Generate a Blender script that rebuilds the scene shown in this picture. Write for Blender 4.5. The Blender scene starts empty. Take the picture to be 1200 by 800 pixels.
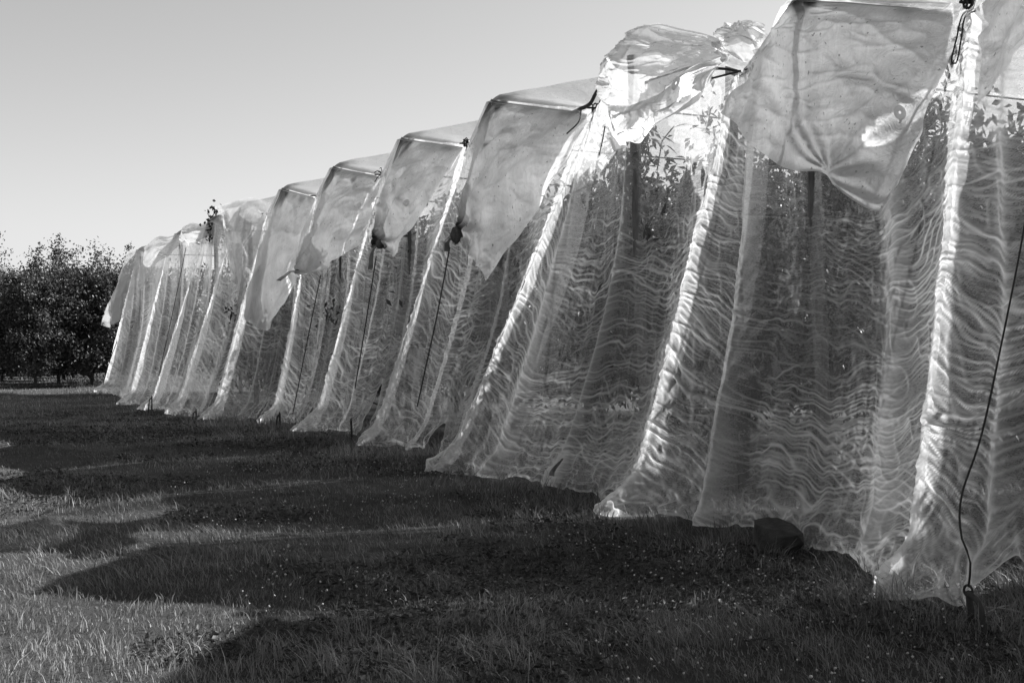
import bpy, math, random
import numpy as np
from mathutils import Vector

random.seed(7)
RNG = np.random.default_rng(11)
scene = bpy.context.scene
COL = scene.collection
PI = math.pi

# ------------------------------------------------------------------ camera, sky, sun, exposure
TH = math.radians(25.0)          # the wall of nets runs along +Y, the camera is turned this far towards +X
CT, ST = math.cos(TH), math.sin(TH)
CAM_H = 1.5
cam_d = bpy.data.cameras.new('camera')
cam_d.lens = 45.0
cam_d.sensor_width = 36.0
cam_d.shift_y = 2.0 / 1200.0
cam_d.clip_start = 0.05
cam_d.clip_end = 3000
cam = bpy.data.objects.new('camera', cam_d)
cam.location = (0, 0, CAM_H)
cam.rotation_euler = (PI / 2, 0, -TH)
COL.objects.link(cam)
scene.camera = cam

SUN_EL = math.radians(37.0)
world = bpy.data.worlds.new('World')
scene.world = world
world.use_nodes = True
wn = world.node_tree
wn.nodes.clear()
sky = wn.nodes.new('ShaderNodeTexSky')
sky.sky_type = 'NISHITA'
sky.sun_disc = False
sky.sun_elevation = SUN_EL
sky.sun_rotation = math.radians(90)     # the sun stands over +X, straight down the rows
sky.dust_density = 1.0
bw = wn.nodes.new('ShaderNodeRGBToBW')  # a black and white photograph
bg = wn.nodes.new('ShaderNodeBackground')
bg.inputs['Strength'].default_value = 0.066
wo = wn.nodes.new('ShaderNodeOutputWorld')
wn.links.new(sky.outputs[0], bw.inputs[0])
wn.links.new(bw.outputs[0], bg.inputs['Color'])
wn.links.new(bg.outputs[0], wo.inputs['Surface'])

sun_d = bpy.data.lights.new('sun', 'SUN')
sun_d.energy = 5.0
sun_d.angle = math.radians(0.5)
sun = bpy.data.objects.new('sun', sun_d)
sun.rotation_euler = (0, PI / 2 - SUN_EL, 0)
sun.location = (30, 5, 25)
COL.objects.link(sun)

vs = scene.view_settings
vs.view_transform = 'Standard'
vs.look = 'None'
vs.exposure = 1.38
vs.gamma = 1.0
vs.use_curve_mapping = False
cy = scene.cycles
cy.max_bounces = 8
cy.diffuse_bounces = 2
cy.glossy_bounces = 2
cy.transmission_bounces = 4
cy.transparent_max_bounces = 16
cy.caustics_reflective = False
cy.caustics_refractive = False
cy.use_denoising = True

# ------------------------------------------------------------------ helpers
def at(px, py, X):
    """the point on the plane x = X that a pixel of the 1200 x 800 photograph shows"""
    dx = (px - 600) / 1500.0
    dz = -(py - 402) / 1500.0
    t = X / (dx * CT + ST)
    return np.array([X, t * (CT - dx * ST), CAM_H + t * dz])

def _hash(ix, iy, seed):
    h = (ix.astype(np.int64) * 374761393 + iy.astype(np.int64) * 668265263 + seed * 1274126177) & 0xFFFFFFFF
    h = ((h ^ (h >> 13)) * 1274126177) & 0xFFFFFFFF
    h = ((h ^ (h >> 16)) * 2246822519) & 0xFFFFFFFF
    return ((h ^ (h >> 15)) & 0xFFFFFF) / float(0xFFFFFF)

def vnoise(x, y, seed=0):
    x = np.asarray(x, float); y = np.asarray(y, float)
    ix = np.floor(x); iy = np.floor(y)
    fx = x - ix; fy = y - iy
    fx = fx * fx * fx * (fx * (6 * fx - 15) + 10); fy = fy * fy * fy * (fy * (6 * fy - 15) + 10)
    ix = ix.astype(np.int64); iy = iy.astype(np.int64)
    a = _hash(ix, iy, seed); b = _hash(ix + 1, iy, seed)
    c = _hash(ix, iy + 1, seed); d = _hash(ix + 1, iy + 1, seed)
    return (a + (b - a) * fx) * (1 - fy) + (c + (d - c) * fx) * fy

def fbm(x, y, seed=0, o=3):
    s = 0; a = .5; t = 0
    for i in range(o):
        s = s + a * vnoise(x * 2 ** i, y * 2 ** i, seed + i * 17); t += a; a *= .5
    return s / t

def ridged(x, y, seed=0, k=3):
    return (1 - np.abs(2 * vnoise(x, y, seed) - 1)) ** k

def smooth(x, a, b):
    t = np.clip((np.asarray(x, float) - a) / (b - a), 0, 1)
    return t * t * (3 - 2 * t)

def terrain(X, Y):
    X = np.asarray(X, float); Y = np.asarray(Y, float)
    g = np.interp(Y, [-400, 0, 10, 14, 19, 22, 28, 34, 46, 80, 400], [0, 0, 0, .03, .10, .08, -.14, -.19, -.10, 0, 0])
    near = smooth(np.hypot(X, Y), 120, 40)
    b = (fbm(X * .45, Y * .45, 3, 3) - .5) * .11 + (vnoise(X * 1.9, Y * 1.9, 9) - .5) * .035
    return g * near + b * near

def link(name, me, mat=None, parent=None):
    ob = bpy.data.objects.new(name, me)
    if mat is not None and not me.materials:
        me.materials.append(mat)
    if parent is not None:
        ob.parent = parent
    COL.objects.link(ob)
    return ob

def raw_mesh(name, V, F, smooth_sh=True, n=None):
    """V (n,3) array, F (m,k) array of equal polygons or list"""
    me = bpy.data.meshes.new(name)
    V = np.asarray(V, np.float32)
    if isinstance(F, np.ndarray):
        m, k = F.shape
        me.vertices.add(len(V)); me.vertices.foreach_set('co', V.ravel())
        me.loops.add(m * k); me.loops.foreach_set('vertex_index', F.astype(np.int32).ravel())
        me.polygons.add(m)
        me.polygons.foreach_set('loop_start', np.arange(0, m * k, k, dtype=np.int32))
        me.polygons.foreach_set('loop_total', np.full(m, k, np.int32))
        me.update(calc_edges=True)
    else:
        me.from_pydata([tuple(v) for v in V], [], F)
    if smooth_sh:
        me.polygons.foreach_set('use_smooth', np.ones(len(me.polygons), bool))
    me.validate()
    return me

def grid_mesh(name, P, attrs=None, drop=None):
    n, m = P.shape[:2]
    idx = np.arange(n * m).reshape(n, m)
    F = np.stack([idx[:-1, :-1], idx[1:, :-1], idx[1:, 1:], idx[:-1, 1:]], -1).reshape(-1, 4)
    if drop is not None:
        F = F[~drop.ravel()]
    me = raw_mesh(name, P.reshape(-1, 3), F)
    for k, a in (attrs or {}).items():
        at_ = me.attributes.new(k, 'FLOAT', 'POINT')
        at_.data.foreach_set('value', np.asarray(a, np.float32).ravel())
    return me

def catmull(pts, n):
    pts = np.asarray(pts, float)
    if len(pts) == 2:
        t = np.linspace(0, 1, n)[:, None]
        return pts[0] * (1 - t) + pts[1] * t
    P = np.vstack([2 * pts[0] - pts[1], pts, 2 * pts[-1] - pts[-2]])
    L = np.concatenate([[0], np.cumsum(np.linalg.norm(np.diff(pts, axis=0), axis=1))])
    s = np.linspace(0, L[-1], n)
    i = np.clip(np.searchsorted(L, s, 'right') - 1, 0, len(pts) - 2)
    t = ((s - L[i]) / np.maximum(L[i + 1] - L[i], 1e-9))[:, None]
    p0, p1, p2, p3 = P[i], P[i + 1], P[i + 2], P[i + 3]
    return .5 * (2 * p1 + (p2 - p0) * t + (2 * p0 - 5 * p1 + 4 * p2 - p3) * t ** 2 + (3 * p1 - p0 - 3 * p2 + p3) * t ** 3)

def tube_arrays(pts, r, sides=6, off=0):
    pts = np.asarray(pts, float); n = len(pts)
    r = np.broadcast_to(np.asarray(r, float), (n,))
    tan = np.gradient(pts, axis=0); tan /= np.maximum(np.linalg.norm(tan, axis=1), 1e-9)[:, None]
    up = np.tile([0., 0, 1], (n, 1)); up[np.abs(tan[:, 2]) > .9] = [1, 0, 0]
    a = np.cross(tan, up); a /= np.linalg.norm(a, axis=1)[:, None]
    for i in range(1, n):
        if np.dot(a[i], a[i - 1]) < 0: a[i] = -a[i]
    b = np.cross(tan, a)
    ang = np.arange(sides) * 2 * PI / sides
    V = pts[:, None] + r[:, None, None] * (a[:, None] * np.cos(ang)[None, :, None] + b[:, None] * np.sin(ang)[None, :, None])
    idx = np.arange(n * sides).reshape(n, sides) + off
    nx = np.roll(idx, -1, 1)
    F = np.stack([idx[:-1], nx[:-1], nx[1:], idx[1:]], -1).reshape(-1, 4)
    return V.reshape(-1, 3), F

def caps(F, n, sides, off=0):
    return [list(range(off + sides - 1, off - 1, -1)), list(range(off + (n - 1) * sides, off + n * sides))]

def tubes(name, lines, sides=6):
    """several tubes in one mesh; lines = [(pts, radius)]"""
    VV, FF, off = [], [], 0
    for pts, r in lines:
        V, F = tube_arrays(pts, r, sides, off)
        VV.append(V); FF += F.tolist(); FF += caps(F, len(pts), sides, off); off += len(V)
    return raw_mesh(name, np.vstack(VV), FF)

def tag(o, label=None, cat=None, group=None, kind=None):
    for k, v in (('label', label), ('category', cat), ('group', group), ('kind', kind)):
        if v: o[k] = v
    return o

def empty(name, loc, label, cat, group=None):
    e = bpy.data.objects.new(name, None)
    e.location = tuple(float(c) for c in loc); e.empty_display_size = .2
    COL.objects.link(e)
    return tag(e, label, cat, group)

def rel(V, root):
    return np.asarray(V, float) - np.array(root.location)

# ------------------------------------------------------------------ materials (all grey: the photograph is black and white)
def new_mat(name):
    m = bpy.data.materials.new(name); m.use_nodes = True
    nt = m.node_tree; nt.nodes.clear()
    out = nt.nodes.new('ShaderNodeOutputMaterial')
    return m, nt, nt.nodes, nt.links, out

def grey(v): return (v, v, v, 1)

def noise_node(nt, scale, detail=4, vec=None, rough=.6, dist=0):
    n = nt.nodes.new('ShaderNodeTexNoise')
    n.inputs['Scale'].default_value = scale; n.inputs['Detail'].default_value = detail
    n.inputs['Roughness'].default_value = rough; n.inputs['Distortion'].default_value = dist
    if vec: nt.links.new(vec, n.inputs['Vector'])
    return n

def ramp(nt, src, stops):
    r = nt.nodes.new('ShaderNodeValToRGB')
    e = r.color_ramp.elements
    while len(e) < len(stops): e.new(.5)
    for el, (p, v) in zip(e, stops):
        el.position = p; el.color = grey(v)
    nt.links.new(src, r.inputs[0])
    return r

def math_node(nt, op, a, b=None, clamp=False):
    m = nt.nodes.new('ShaderNodeMath'); m.operation = op; m.use_clamp = clamp
    for i, v in enumerate((a, b)):
        if v is None: continue
        if isinstance(v, (int, float)): m.inputs[i].default_value = v
        else: nt.links.new(v, m.inputs[i])
    return m.outputs[0]

def coords(nt, scale=(1, 1, 1), kind='Object'):
    tc = nt.nodes.new('ShaderNodeTexCoord'); mp = nt.nodes.new('ShaderNodeMapping')
    mp.inputs['Scale'].default_value = scale
    nt.links.new(tc.outputs[kind], mp.inputs['Vector'])
    return mp.outputs[0]

def bump(nt, h, strength=.4, dist=.01):
    b = nt.nodes.new('ShaderNodeBump'); b.inputs['Strength'].default_value = strength; b.inputs['Distance'].default_value = dist
    nt.links.new(h, b.inputs['Height'])
    return b.outputs[0]

def mat_net(name, base=.20, foldgain=.5, tone=.8):
    """fine white insect net: threads over holes. Seen edge-on more threads cover the view, and gathered folds are denser."""
    m, nt, N, L, out = new_mat(name)
    lw = N.new('ShaderNodeLayerWeight'); lw.inputs['Blend'].default_value = .5
    cosv = math_node(nt, 'MAXIMUM', math_node(nt, 'SUBTRACT', 1.0, lw.outputs['Facing']), .16)
    at_ = N.new('ShaderNodeAttribute'); at_.attribute_name = 'fold'
    nz = noise_node(nt, 1.4, 5, coords(nt))
    weave = noise_node(nt, 75, 3, coords(nt, (1, .35, 1.6)), .7)
    a = math_node(nt, 'MULTIPLY', nz.outputs['Fac'], base * 1.1)
    a = math_node(nt, 'ADD', a, base * .35)
    a = math_node(nt, 'ADD', a, math_node(nt, 'MULTIPLY', math_node(nt, 'SUBTRACT', weave.outputs['Fac'], .5), base * 2.6))
    a = math_node(nt, 'ADD', a, math_node(nt, 'MULTIPLY', at_.outputs['Fac'], foldgain))
    a = math_node(nt, 'MINIMUM', math_node(nt, 'MAXIMUM', a, .03), .93)
    holes = math_node(nt, 'POWER', math_node(nt, 'SUBTRACT', 1.0, a), math_node(nt, 'DIVIDE', 1.0, cosv))
    op = math_node(nt, 'SUBTRACT', 1.0, holes, True)
    d = N.new('ShaderNodeBsdfDiffuse'); d.inputs['Color'].default_value = grey(tone)
    t = N.new('ShaderNodeBsdfTranslucent'); t.inputs['Color'].default_value = grey(tone)
    mx = N.new('ShaderNodeMixShader'); mx.inputs[0].default_value = .5
    L.new(d.outputs[0], mx.inputs[1]); L.new(t.outputs[0], mx.inputs[2])
    tr = N.new('ShaderNodeBsdfTransparent')
    m2 = N.new('ShaderNodeMixShader')
    L.new(op, m2.inputs[0]); L.new(tr.outputs[0], m2.inputs[1]); L.new(mx.outputs[0], m2.inputs[2])
    L.new(m2.outputs[0], out.inputs['Surface'])
    return m

def mat_plastic(name, lo=.42, hi=.78, trans=.12, tl=.62):
    """weathered milky film: grime, creases, a little see-through"""
    m, nt, N, L, out = new_mat(name)
    v = coords(nt)
    big = noise_node(nt, 1.6, 6, v, .65, .6)
    streak = noise_node(nt, 9, 5, coords(nt, (1, 2.6, .35)), .7, 1.2)
    spot = noise_node(nt, 26, 3, v, .5)
    f = math_node(nt, 'ADD', math_node(nt, 'MULTIPLY', big.outputs['Fac'], .55), math_node(nt, 'MULTIPLY', streak.outputs['Fac'], .45))
    c = ramp(nt, f, [(.32, lo), (.5, (lo + hi) / 2), (.66, hi)])
    sp = ramp(nt, spot.outputs['Fac'], [(.27, .35), (.34, 1.0)])
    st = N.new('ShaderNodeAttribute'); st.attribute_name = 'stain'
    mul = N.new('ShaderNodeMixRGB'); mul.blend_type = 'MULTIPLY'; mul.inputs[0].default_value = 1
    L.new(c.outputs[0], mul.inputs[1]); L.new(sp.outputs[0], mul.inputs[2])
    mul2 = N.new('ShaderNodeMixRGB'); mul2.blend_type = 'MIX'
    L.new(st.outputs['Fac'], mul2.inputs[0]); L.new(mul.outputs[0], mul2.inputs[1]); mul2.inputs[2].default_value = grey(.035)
    cre = noise_node(nt, 7, 7, v, .68, 2.2)
    nb = bump(nt, cre.outputs['Fac'], .55, .03)
    d = N.new('ShaderNodeBsdfDiffuse'); t = N.new('ShaderNodeBsdfTranslucent')
    for s in (d, t):
        L.new(mul2.outputs[0], s.inputs['Color']); L.new(nb, s.inputs['Normal'])
    mx = N.new('ShaderNodeMixShader'); mx.inputs[0].default_value = tl
    L.new(d.outputs[0], mx.inputs[1]); L.new(t.outputs[0], mx.inputs[2])
    g = N.new('ShaderNodeBsdfGlossy'); g.inputs['Roughness'].default_value = .38; g.inputs['Color'].default_value = grey(.9)
    L.new(nb, g.inputs['Normal'])
    fr = N.new('ShaderNodeFresnel'); fr.inputs['IOR'].default_value = 1.35
    m1 = N.new('ShaderNodeMixShader'); L.new(math_node(nt, 'MULTIPLY', fr.outputs[0], .5), m1.inputs[0])
    L.new(mx.outputs[0], m1.inputs[1]); L.new(g.outputs[0], m1.inputs[2])
    tr = N.new('ShaderNodeBsdfTransparent')
    m2 = N.new('ShaderNodeMixShader'); m2.inputs[0].default_value = 1 - trans
    L.new(tr.outputs[0], m2.inputs[1]); L.new(m1.outputs[0], m2.inputs[2])
    L.new(m2.outputs[0], out.inputs['Surface'])
    return m

def mat_solid(name, stops, scale=8, rough=.8, spec=.3, bstr=.4, bdist=.01, vscale=(1, 1, 1), attr=None):
    m, nt, N, L, out = new_mat(name)
    n = noise_node(nt, scale, 6, coords(nt, vscale), .65)
    c = ramp(nt, n.outputs['Fac'], stops)
    p = N.new('ShaderNodeBsdfPrincipled')
    p.inputs['Roughness'].default_value = rough; p.inputs['Specular IOR Level'].default_value = spec
    L.new(c.outputs[0], p.inputs['Base Color'])
    if bstr: L.new(bump(nt, n.outputs['Fac'], bstr, bdist), p.inputs['Normal'])
    L.new(p.outputs[0], out.inputs['Surface'])
    return m

def mat_leaf(name, lo, hi, rough=.45, spec=.5, tl=.4, tint='tone'):
    m, nt, N, L, out = new_mat(name)
    a = N.new('ShaderNodeAttribute'); a.attribute_name = tint
    c = ramp(nt, a.outputs['Fac'], [(0, lo), (1, hi)])
    p = N.new('ShaderNodeBsdfPrincipled'); p.inputs['Roughness'].default_value = rough; p.inputs['Specular IOR Level'].default_value = spec
    t = N.new('ShaderNodeBsdfTranslucent')
    L.new(c.outputs[0], p.inputs['Base Color']); L.new(c.outputs[0], t.inputs['Color'])
    mx = N.new('ShaderNodeMixShader'); mx.inputs[0].default_value = tl
    L.new(p.outputs[0], mx.inputs[1]); L.new(t.outputs[0], mx.inputs[2])
    L.new(mx.outputs[0], out.inputs['Surface'])
    return m

M_NET = mat_net('insect_net', .155, .85)
M_SEAM = mat_net('insect_net_doubled', .26, .4)
M_FILM = mat_plastic('milky_film', .66, .97, .09, .72)
M_FILM_SUN = mat_plastic('sun_dimmed_film', .40, .58, .34, .55)  # film copy for sunlit pieces, its colour darkened to offset the direct sun
M_ROOF = mat_plastic('roof_film', .64, .9, .14, .74)
M_KNOT = mat_solid('gathered_film', [(.3, .02), (.7, .12)], 30, .8, .3, .9, .02)
M_PATCH = mat_solid('pale_patch', [(.3, .75), (.7, .86)], 12, .5, .4, .1)
M_ROPE = mat_solid('black_rope', [(.3, .012), (.7, .03)], 60, .7, .3, .5, .002)
M_WIRE = mat_solid('dark_wire', [(.3, .05), (.7, .1)], 40, .5, .5, 0)
M_WOOD = mat_solid('weathered_wood', [(.3, .07), (.7, .20)], 14, .9, .2, .7, .01, (3, 3, .35))
M_BARK = mat_solid('bark', [(.3, .03), (.7, .10)], 18, .9, .2, .8, .01, (1, 1, .4))
M_STONE = mat_solid('dark_stone', [(.25, .015), (.75, .07)], 9, .9, .2, .9, .03)
M_STRAW = mat_solid('dry_stalk', [(.3, .22), (.7, .42)], 30, .8, .2, .2, .002)
M_METAL = mat_solid('rusty_steel', [(.3, .012), (.7, .04)], 20, .8, .3, .3, .002)
M_LEAF = mat_leaf('cherry_leaf', .025, .085, .4, .5, .4)
M_LEAF2 = mat_leaf('plum_leaf', .03, .12, .5, .45, .35)
M_GRASS = mat_leaf('grass_blade', .055, .36, .5, .35, .4)
M_WEED = mat_leaf('clover_leaf', .02, .07, .55, .3, .3)
M_FLOWER = mat_solid('white_clover', [(.3, .22), (.7, .5)], 80, .8, .2, 0)

def mat_ground():
    m, nt, N, L, out = new_mat('meadow_soil')
    v = coords(nt)
    a = noise_node(nt, .5, 5, v); b = noise_node(nt, 22, 6, v, .75)
    f = math_node(nt, 'ADD', math_node(nt, 'MULTIPLY', a.outputs['Fac'], .4), math_node(nt, 'MULTIPLY', b.outputs['Fac'], .6))
    c = ramp(nt, f, [(.3, .022), (.55, .065), (.75, .13)])
    p = N.new('ShaderNodeBsdfPrincipled'); p.inputs['Roughness'].default_value = .95; p.inputs['Specular IOR Level'].default_value = .1
    L.new(c.outputs[0], p.inputs['Base Color'])
    L.new(bump(nt, b.outputs['Fac'], .9, .05), p.inputs['Normal'])
    L.new(p.outputs[0], out.inputs['Surface'])
    return m
M_GROUND = mat_ground()

# ------------------------------------------------------------------ the ground
def axis(lo, hi, a, b, fine, coarse=14):
    mid = np.arange(a, b + 1e-6, fine)
    l = a - np.geomspace(fine, a - lo, coarse)[::-1]
    r = b + np.geomspace(fine, hi - b, coarse)
    return np.concatenate([l, mid, r])
gx = axis(-900, 900, -14, 26, .25); gy = axis(-500, 1500, -3, 75, .25)
GX, GY = np.meshgrid(gx, gy, indexing='ij')
ground = link('ground', grid_mesh('ground', np.stack([GX, GY, terrain(GX, GY)], -1)), M_GROUND)
tag(ground, 'mown orchard headland sloping past the nets', kind='structure')

# ------------------------------------------------------------------ layout of the rows (metres)
ROW_Y = {-1: 4.95, 0: 8.23, 1: 11.0, 2: 14.2, 3: 17.37, 4: 20.68, 5: 23.98, 6: 27.1, 7: 30.5, 8: 34.8, 9: 41.4}
RIDGE_X = 6.34
RIDGE_Z = {k: (4.28 if k == 0 else 4.5) for k in ROW_Y}
# eaves between row j and row j+1: the top where the net hangs, and the foot where it is pinned
E_TOP = {-2: (6.9, 3.4, 4.0), -1: (6.87, 6.92, 3.93), 0: (6.93, 9.92, 3.98), 1: (6.78, 12.33, 4.07), 2: (6.55, 15.4, 4.1),
         3: (6.55, 18.8, 4.1), 4: (6.45, 22.0, 4.1), 5: (6.42, 25.4, 4.1), 6: (6.5, 28.8, 4.02), 7: (6.5, 32.2, 3.98),
         8: (6.5, 37.2, 4.0), 9: (6.6, 43.9, 4.0)}
E_FOOT = {-2: (5.2, 2.6), -1: (5.33, 5.88), 0: (5.60, 9.62), 1: (5.45, 13.45), 2: (5.6, 16.55), 3: (5.6, 19.4), 4: (5.75, 22.4),
          5: (5.28, 25.2), 6: (5.25, 29.2), 7: (5.3, 32.6), 8: (5.3, 36.4), 9: (5.5, 43.0)}
# ------------------------------------------------------------------ net curtains
def top_curve(k, u):
    a = np.array(E_TOP[k - 1]); b = np.array(E_TOP[k]); p = np.array([RIDGE_X + .08, ROW_Y[k], RIDGE_Z[k] - .08])
    u = u[:, None]
    w = np.where(u < .5, a + (p - a) * (2 * u), p + (b - p) * (2 * u - 1))
    return w

NET = {  # rows, columns, hem lift in the middle, belly, slit at the row's middle: (from V, half width in m)
    -1: (460, 240, .05, .1, None), 0: (580, 320, .03, .45, None), 1: (480, 280, .02, .42, (.935, .05)),
    2: (400, 230, .06, .45, (.92, .26)), 3: (340, 200, .0, .4, (.82, .17)), 4: (300, 170, .05, .4, (.93, .12)),
    5: (260, 150, .03, .45, (.92, .10)), 6: (240, 140, .0, .4, (.80, .26)), 7: (220, 130, .0, .4, (.86, .22)),
    8: (210, 120, .0, .4, (.95, .1)), 9: (210, 130, .0, .35, None)}

def net_surface(k, U, V, out=0.0, wr=1.0):
    """curtain of row k: U 0..1 from the near eave to the far eave, V 0..1 from top to hem"""
    n1, n2, lm, belly, slit = NET[k]
    sd = 100 + 13 * k
    u1 = U[0]
    T = top_curve(k, u1)[None]
    f0 = np.array(E_FOOT[k - 1]); f1 = np.array(E_FOOT[k])
    hemU = U + .03 * np.sin(U * 2 * PI * 2 + k)
    BX = f0[0] + (f1[0] - f0[0]) * U + belly * (1 - np.clip(np.abs(2 * U - 1), 0, 1) ** 3.5) + .12 * (fbm(U * 5, U * 0 + k, sd) - .5)
    BY = f0[1] + (f1[1] - f0[1]) * U
    BZ = terrain(BX, BY) + .02
    lift = lm * np.sin(PI * np.clip(U, 0, 1)) ** 2 + .10 * (fbm(U * 9, U * 0 + 3.3, sd + 5) - .42) + .05 * (vnoise(U * 34, U * 0 + 1.3, sd + 6) - .4)
    if k == -1:
        lift = lift + .30 * np.exp(-((U - .74) / .07) ** 2)
    BZ = BZ + np.maximum(lift, 0)
    L_ = 4.3
    X = T[..., 0] * (1 - V) + BX * V
    Y = T[..., 1] * (1 - V) + BY * V
    Z = T[..., 2] * (1 - V) + BZ * V
    # belly between the two tight edges, most in the lower half
    s4 = np.maximum(4 * U * (1 - U), 0)
    X = X + .22 * s4 * np.sin(PI * V) ** 1.2
    # a few soft extra pleats running down the curtain
    pr = np.random.default_rng(sd)
    pleats = 0
    for u0, w_, a_ in PLEATS.get(k, [(pr.uniform(.2, .45), .035, .10), (pr.uniform(.55, .8), .03, .09)]):
        uc = u0 + .05 * np.sin(V * 2.2 + u0 * 9) + .02 * (vnoise(V * 5, V * 0 + u0 * 9, sd) - .5)
        g_ = np.exp(-((U - uc) / w_) ** 2) * smooth(V, .0, .2)
        X = X - a_ * g_; pleats = np.maximum(pleats, g_)
    # the foot spreads on the grass in lobes
    foot = smooth(V, .90, 1.0)
    lobe = np.exp(-(U / .10) ** 2) + np.exp(-((1 - U) / .10) ** 2)
    X = X - foot * (.09 + .15 * lobe) * (.4 + 1.1 * fbm(U * 9, V * 0 + k, sd + 31, 2))
    # slit: the curtain is drawn aside near the ground in the middle of the row
    open_edge = 0
    if slit:
        prof = np.sin(PI * .5 * np.clip((V - slit[0]) / (1 - slit[0]), 0, 1)) ** .7
        Y = Y + np.where(U < .5, -1, 1) * slit[1] * prof * np.exp(-np.abs(U - .5) / .10)
        open_edge = .6 * np.exp(-np.abs(U - .5) / .012) * (V > slit[0] - .02)
    # folds: long creases that hang in shallow curves from edge to edge
    s = U * 3.2; t = V * L_
    d0 = np.abs(U) * 3.2; d1 = np.abs(1 - U) * 3.2
    warp = .50 * (fbm(s * .8, t * .8, sd + 7, 3) - .5) + .10 * (fbm(s * 3, t * 3, sd + 9, 2) - .5)
    drop = .30 * s4 - .22 * np.exp(-d0 / .40) - .42 * np.exp(-d1 / .55)
    tp = t - drop + warp
    low = smooth(V, .10, .55)
    edge = np.exp(-d0 / .75) + np.exp(-d1 / .75)
    def creases(n, wob, w, q, slope=0.0):
        ph = (tp + slope * s) * n + wob * (fbm(s * .55 + q, t * 1.1, sd + 40 + q, 3) - .5) + .9 * (fbm(s * 3.0, t * 2.6, sd + 50 + q, 2) - .5)
        ix = np.floor(ph); fr = ph - ix - .5
        st_ = _hash(ix.astype(np.int64), ix.astype(np.int64) * 0 + q, sd)
        along = smooth(vnoise(s * 1.5 + ix * 7.31, ix * 3.7 + q, sd + 60 + q), .15, .8)
        k_ = (.12 + .88 * st_ ** 1.6) * along
        return k_ * np.exp(-(fr / w) ** 2), k_ * np.exp(-(fr / (w * 2.2)) ** 2)
    f1_, b1_ = creases(8.0, 5.5, .062, 1)
    f2_, b2_ = creases(14.0, 8.0, .095, 2)
    f4_, b4_ = creases(26.0, 8.0, .18, 3)
    g1_, _b = creases(13.0, 6.0, .09, 5, .55); g2_, _b = creases(12.0, 6.0, .09, 6, -.5)
    mg = smooth(fbm(s * 1.6 + 20, t * 1.6, sd + 70, 2), .45, .68); mh = smooth(fbm(s * 1.6 + 40, t * 1.6, sd + 71, 2), .48, .70)
    f3_ = ridged(s * 7.0 + tp * 1.5, tp * 4.5, sd + 3, 4)
    m1 = smooth(fbm(s * .9 + 3, t * 1.4, sd + 8, 2), .34, .62)
    amp = (.008 + .014 * low * m1 + .012 * edge)
    side = smooth(np.minimum(U, 1 - U), -.02, .04)
    disp = amp * (b1_ * 1.0 + .6 * b2_ + .35 * b4_) + .014 * f3_ * (.2 + edge)
    disp = disp + .035 * (fbm(s * 1.2, t * 1.2, sd + 12, 3) - .5) * side
    # gathered lumps at the foot
    disp = disp + foot * (.16 + .14 * np.minimum(lobe, 1)) * (fbm(s * 5, t * 7, sd + 14, 3) - .42) * (.25 + .75 * side)
    X = X - disp * wr - out
    Z = Z + .35 * disp * wr
    Z = np.maximum(Z, terrain(X, Y) + .012)
    vis = .30 + .70 * low
    cr = vis * (1.2 * f1_ * (1 - .5 * mg) + 1.0 * f2_ * (1 - .5 * mh) + .7 * f4_ + .9 * g1_ * mg + .9 * g2_ * mh) * (.75 + .7 * edge) * (.35 + .95 * smooth(fbm(s * 1.1 + 8, t * 1.5, sd + 19, 3), .32, .66)) + .25 * f3_ * edge
    hem = smooth(V, .992, 1.0) * .5
    fold = np.clip(cr * (.55 + .45 * m1 + .25 * edge) + hem + open_edge + (.26 if k in (0, 1) else .12) * pleats + .14 * np.exp(-np.minimum(d0, d1) / .14) + .25 * (np.exp(-d0 / .03) + np.exp(-d1 / .03)), 0, 1.4)
    return np.stack([X, Y, Z], -1), fold

PLEATS = {0: [(.72, .04, .20), (.22, .05, .05)], 1: [(.80, .045, .12), (.50, .03, .09)], 2: [(.30, .04, .12), (.62, .035, .12)],
          -1: [(.80, .03, .10), (.55, .04, .12)]}
NET_LABEL = {
    -1: 'net curtain at the right edge, gathered to a stake by the black rope',
    0: 'widest net curtain, under the broad pale-patched flap, with the dark stone at its hem',
    1: 'net curtain under the crumpled torn cover, leaves showing at its top',
    2: 'net curtain under the knotted flap, its hem lifted off the grass at one side',
    3: 'net curtain under the flap knotted halfway, open dark gap beside its foot',
    4: 'net curtain below the flap with the pointed tail, dense fine creases',
    5: 'net curtain below the loosely hanging long flap, forked stake at its foot',
    6: 'net curtain below the narrow pointed flap, dark opening beside its foot',
    7: 'pale narrow net curtain under the small upturned cover, with a flared foot',
    8: 'grey net curtain third from the dark trees, stake showing at its torn foot',
    9: 'last net curtain at the far end, beside the dark trees'}

def seam(k, us, name='seam_strip', v0=.02, v1=.62, w0=.055, w1=.012, outp=.02):
    """a doubled strip of net running down the curtain"""
    n = 120
    V, U = np.meshgrid(np.linspace(v0, v1, n), np.linspace(0, 1, 9), indexing='ij')
    wid = w0 + (w1 - w0) * ((V - v0) / (v1 - v0))
    return us + (U - .5) * 2 * wid, V

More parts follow.
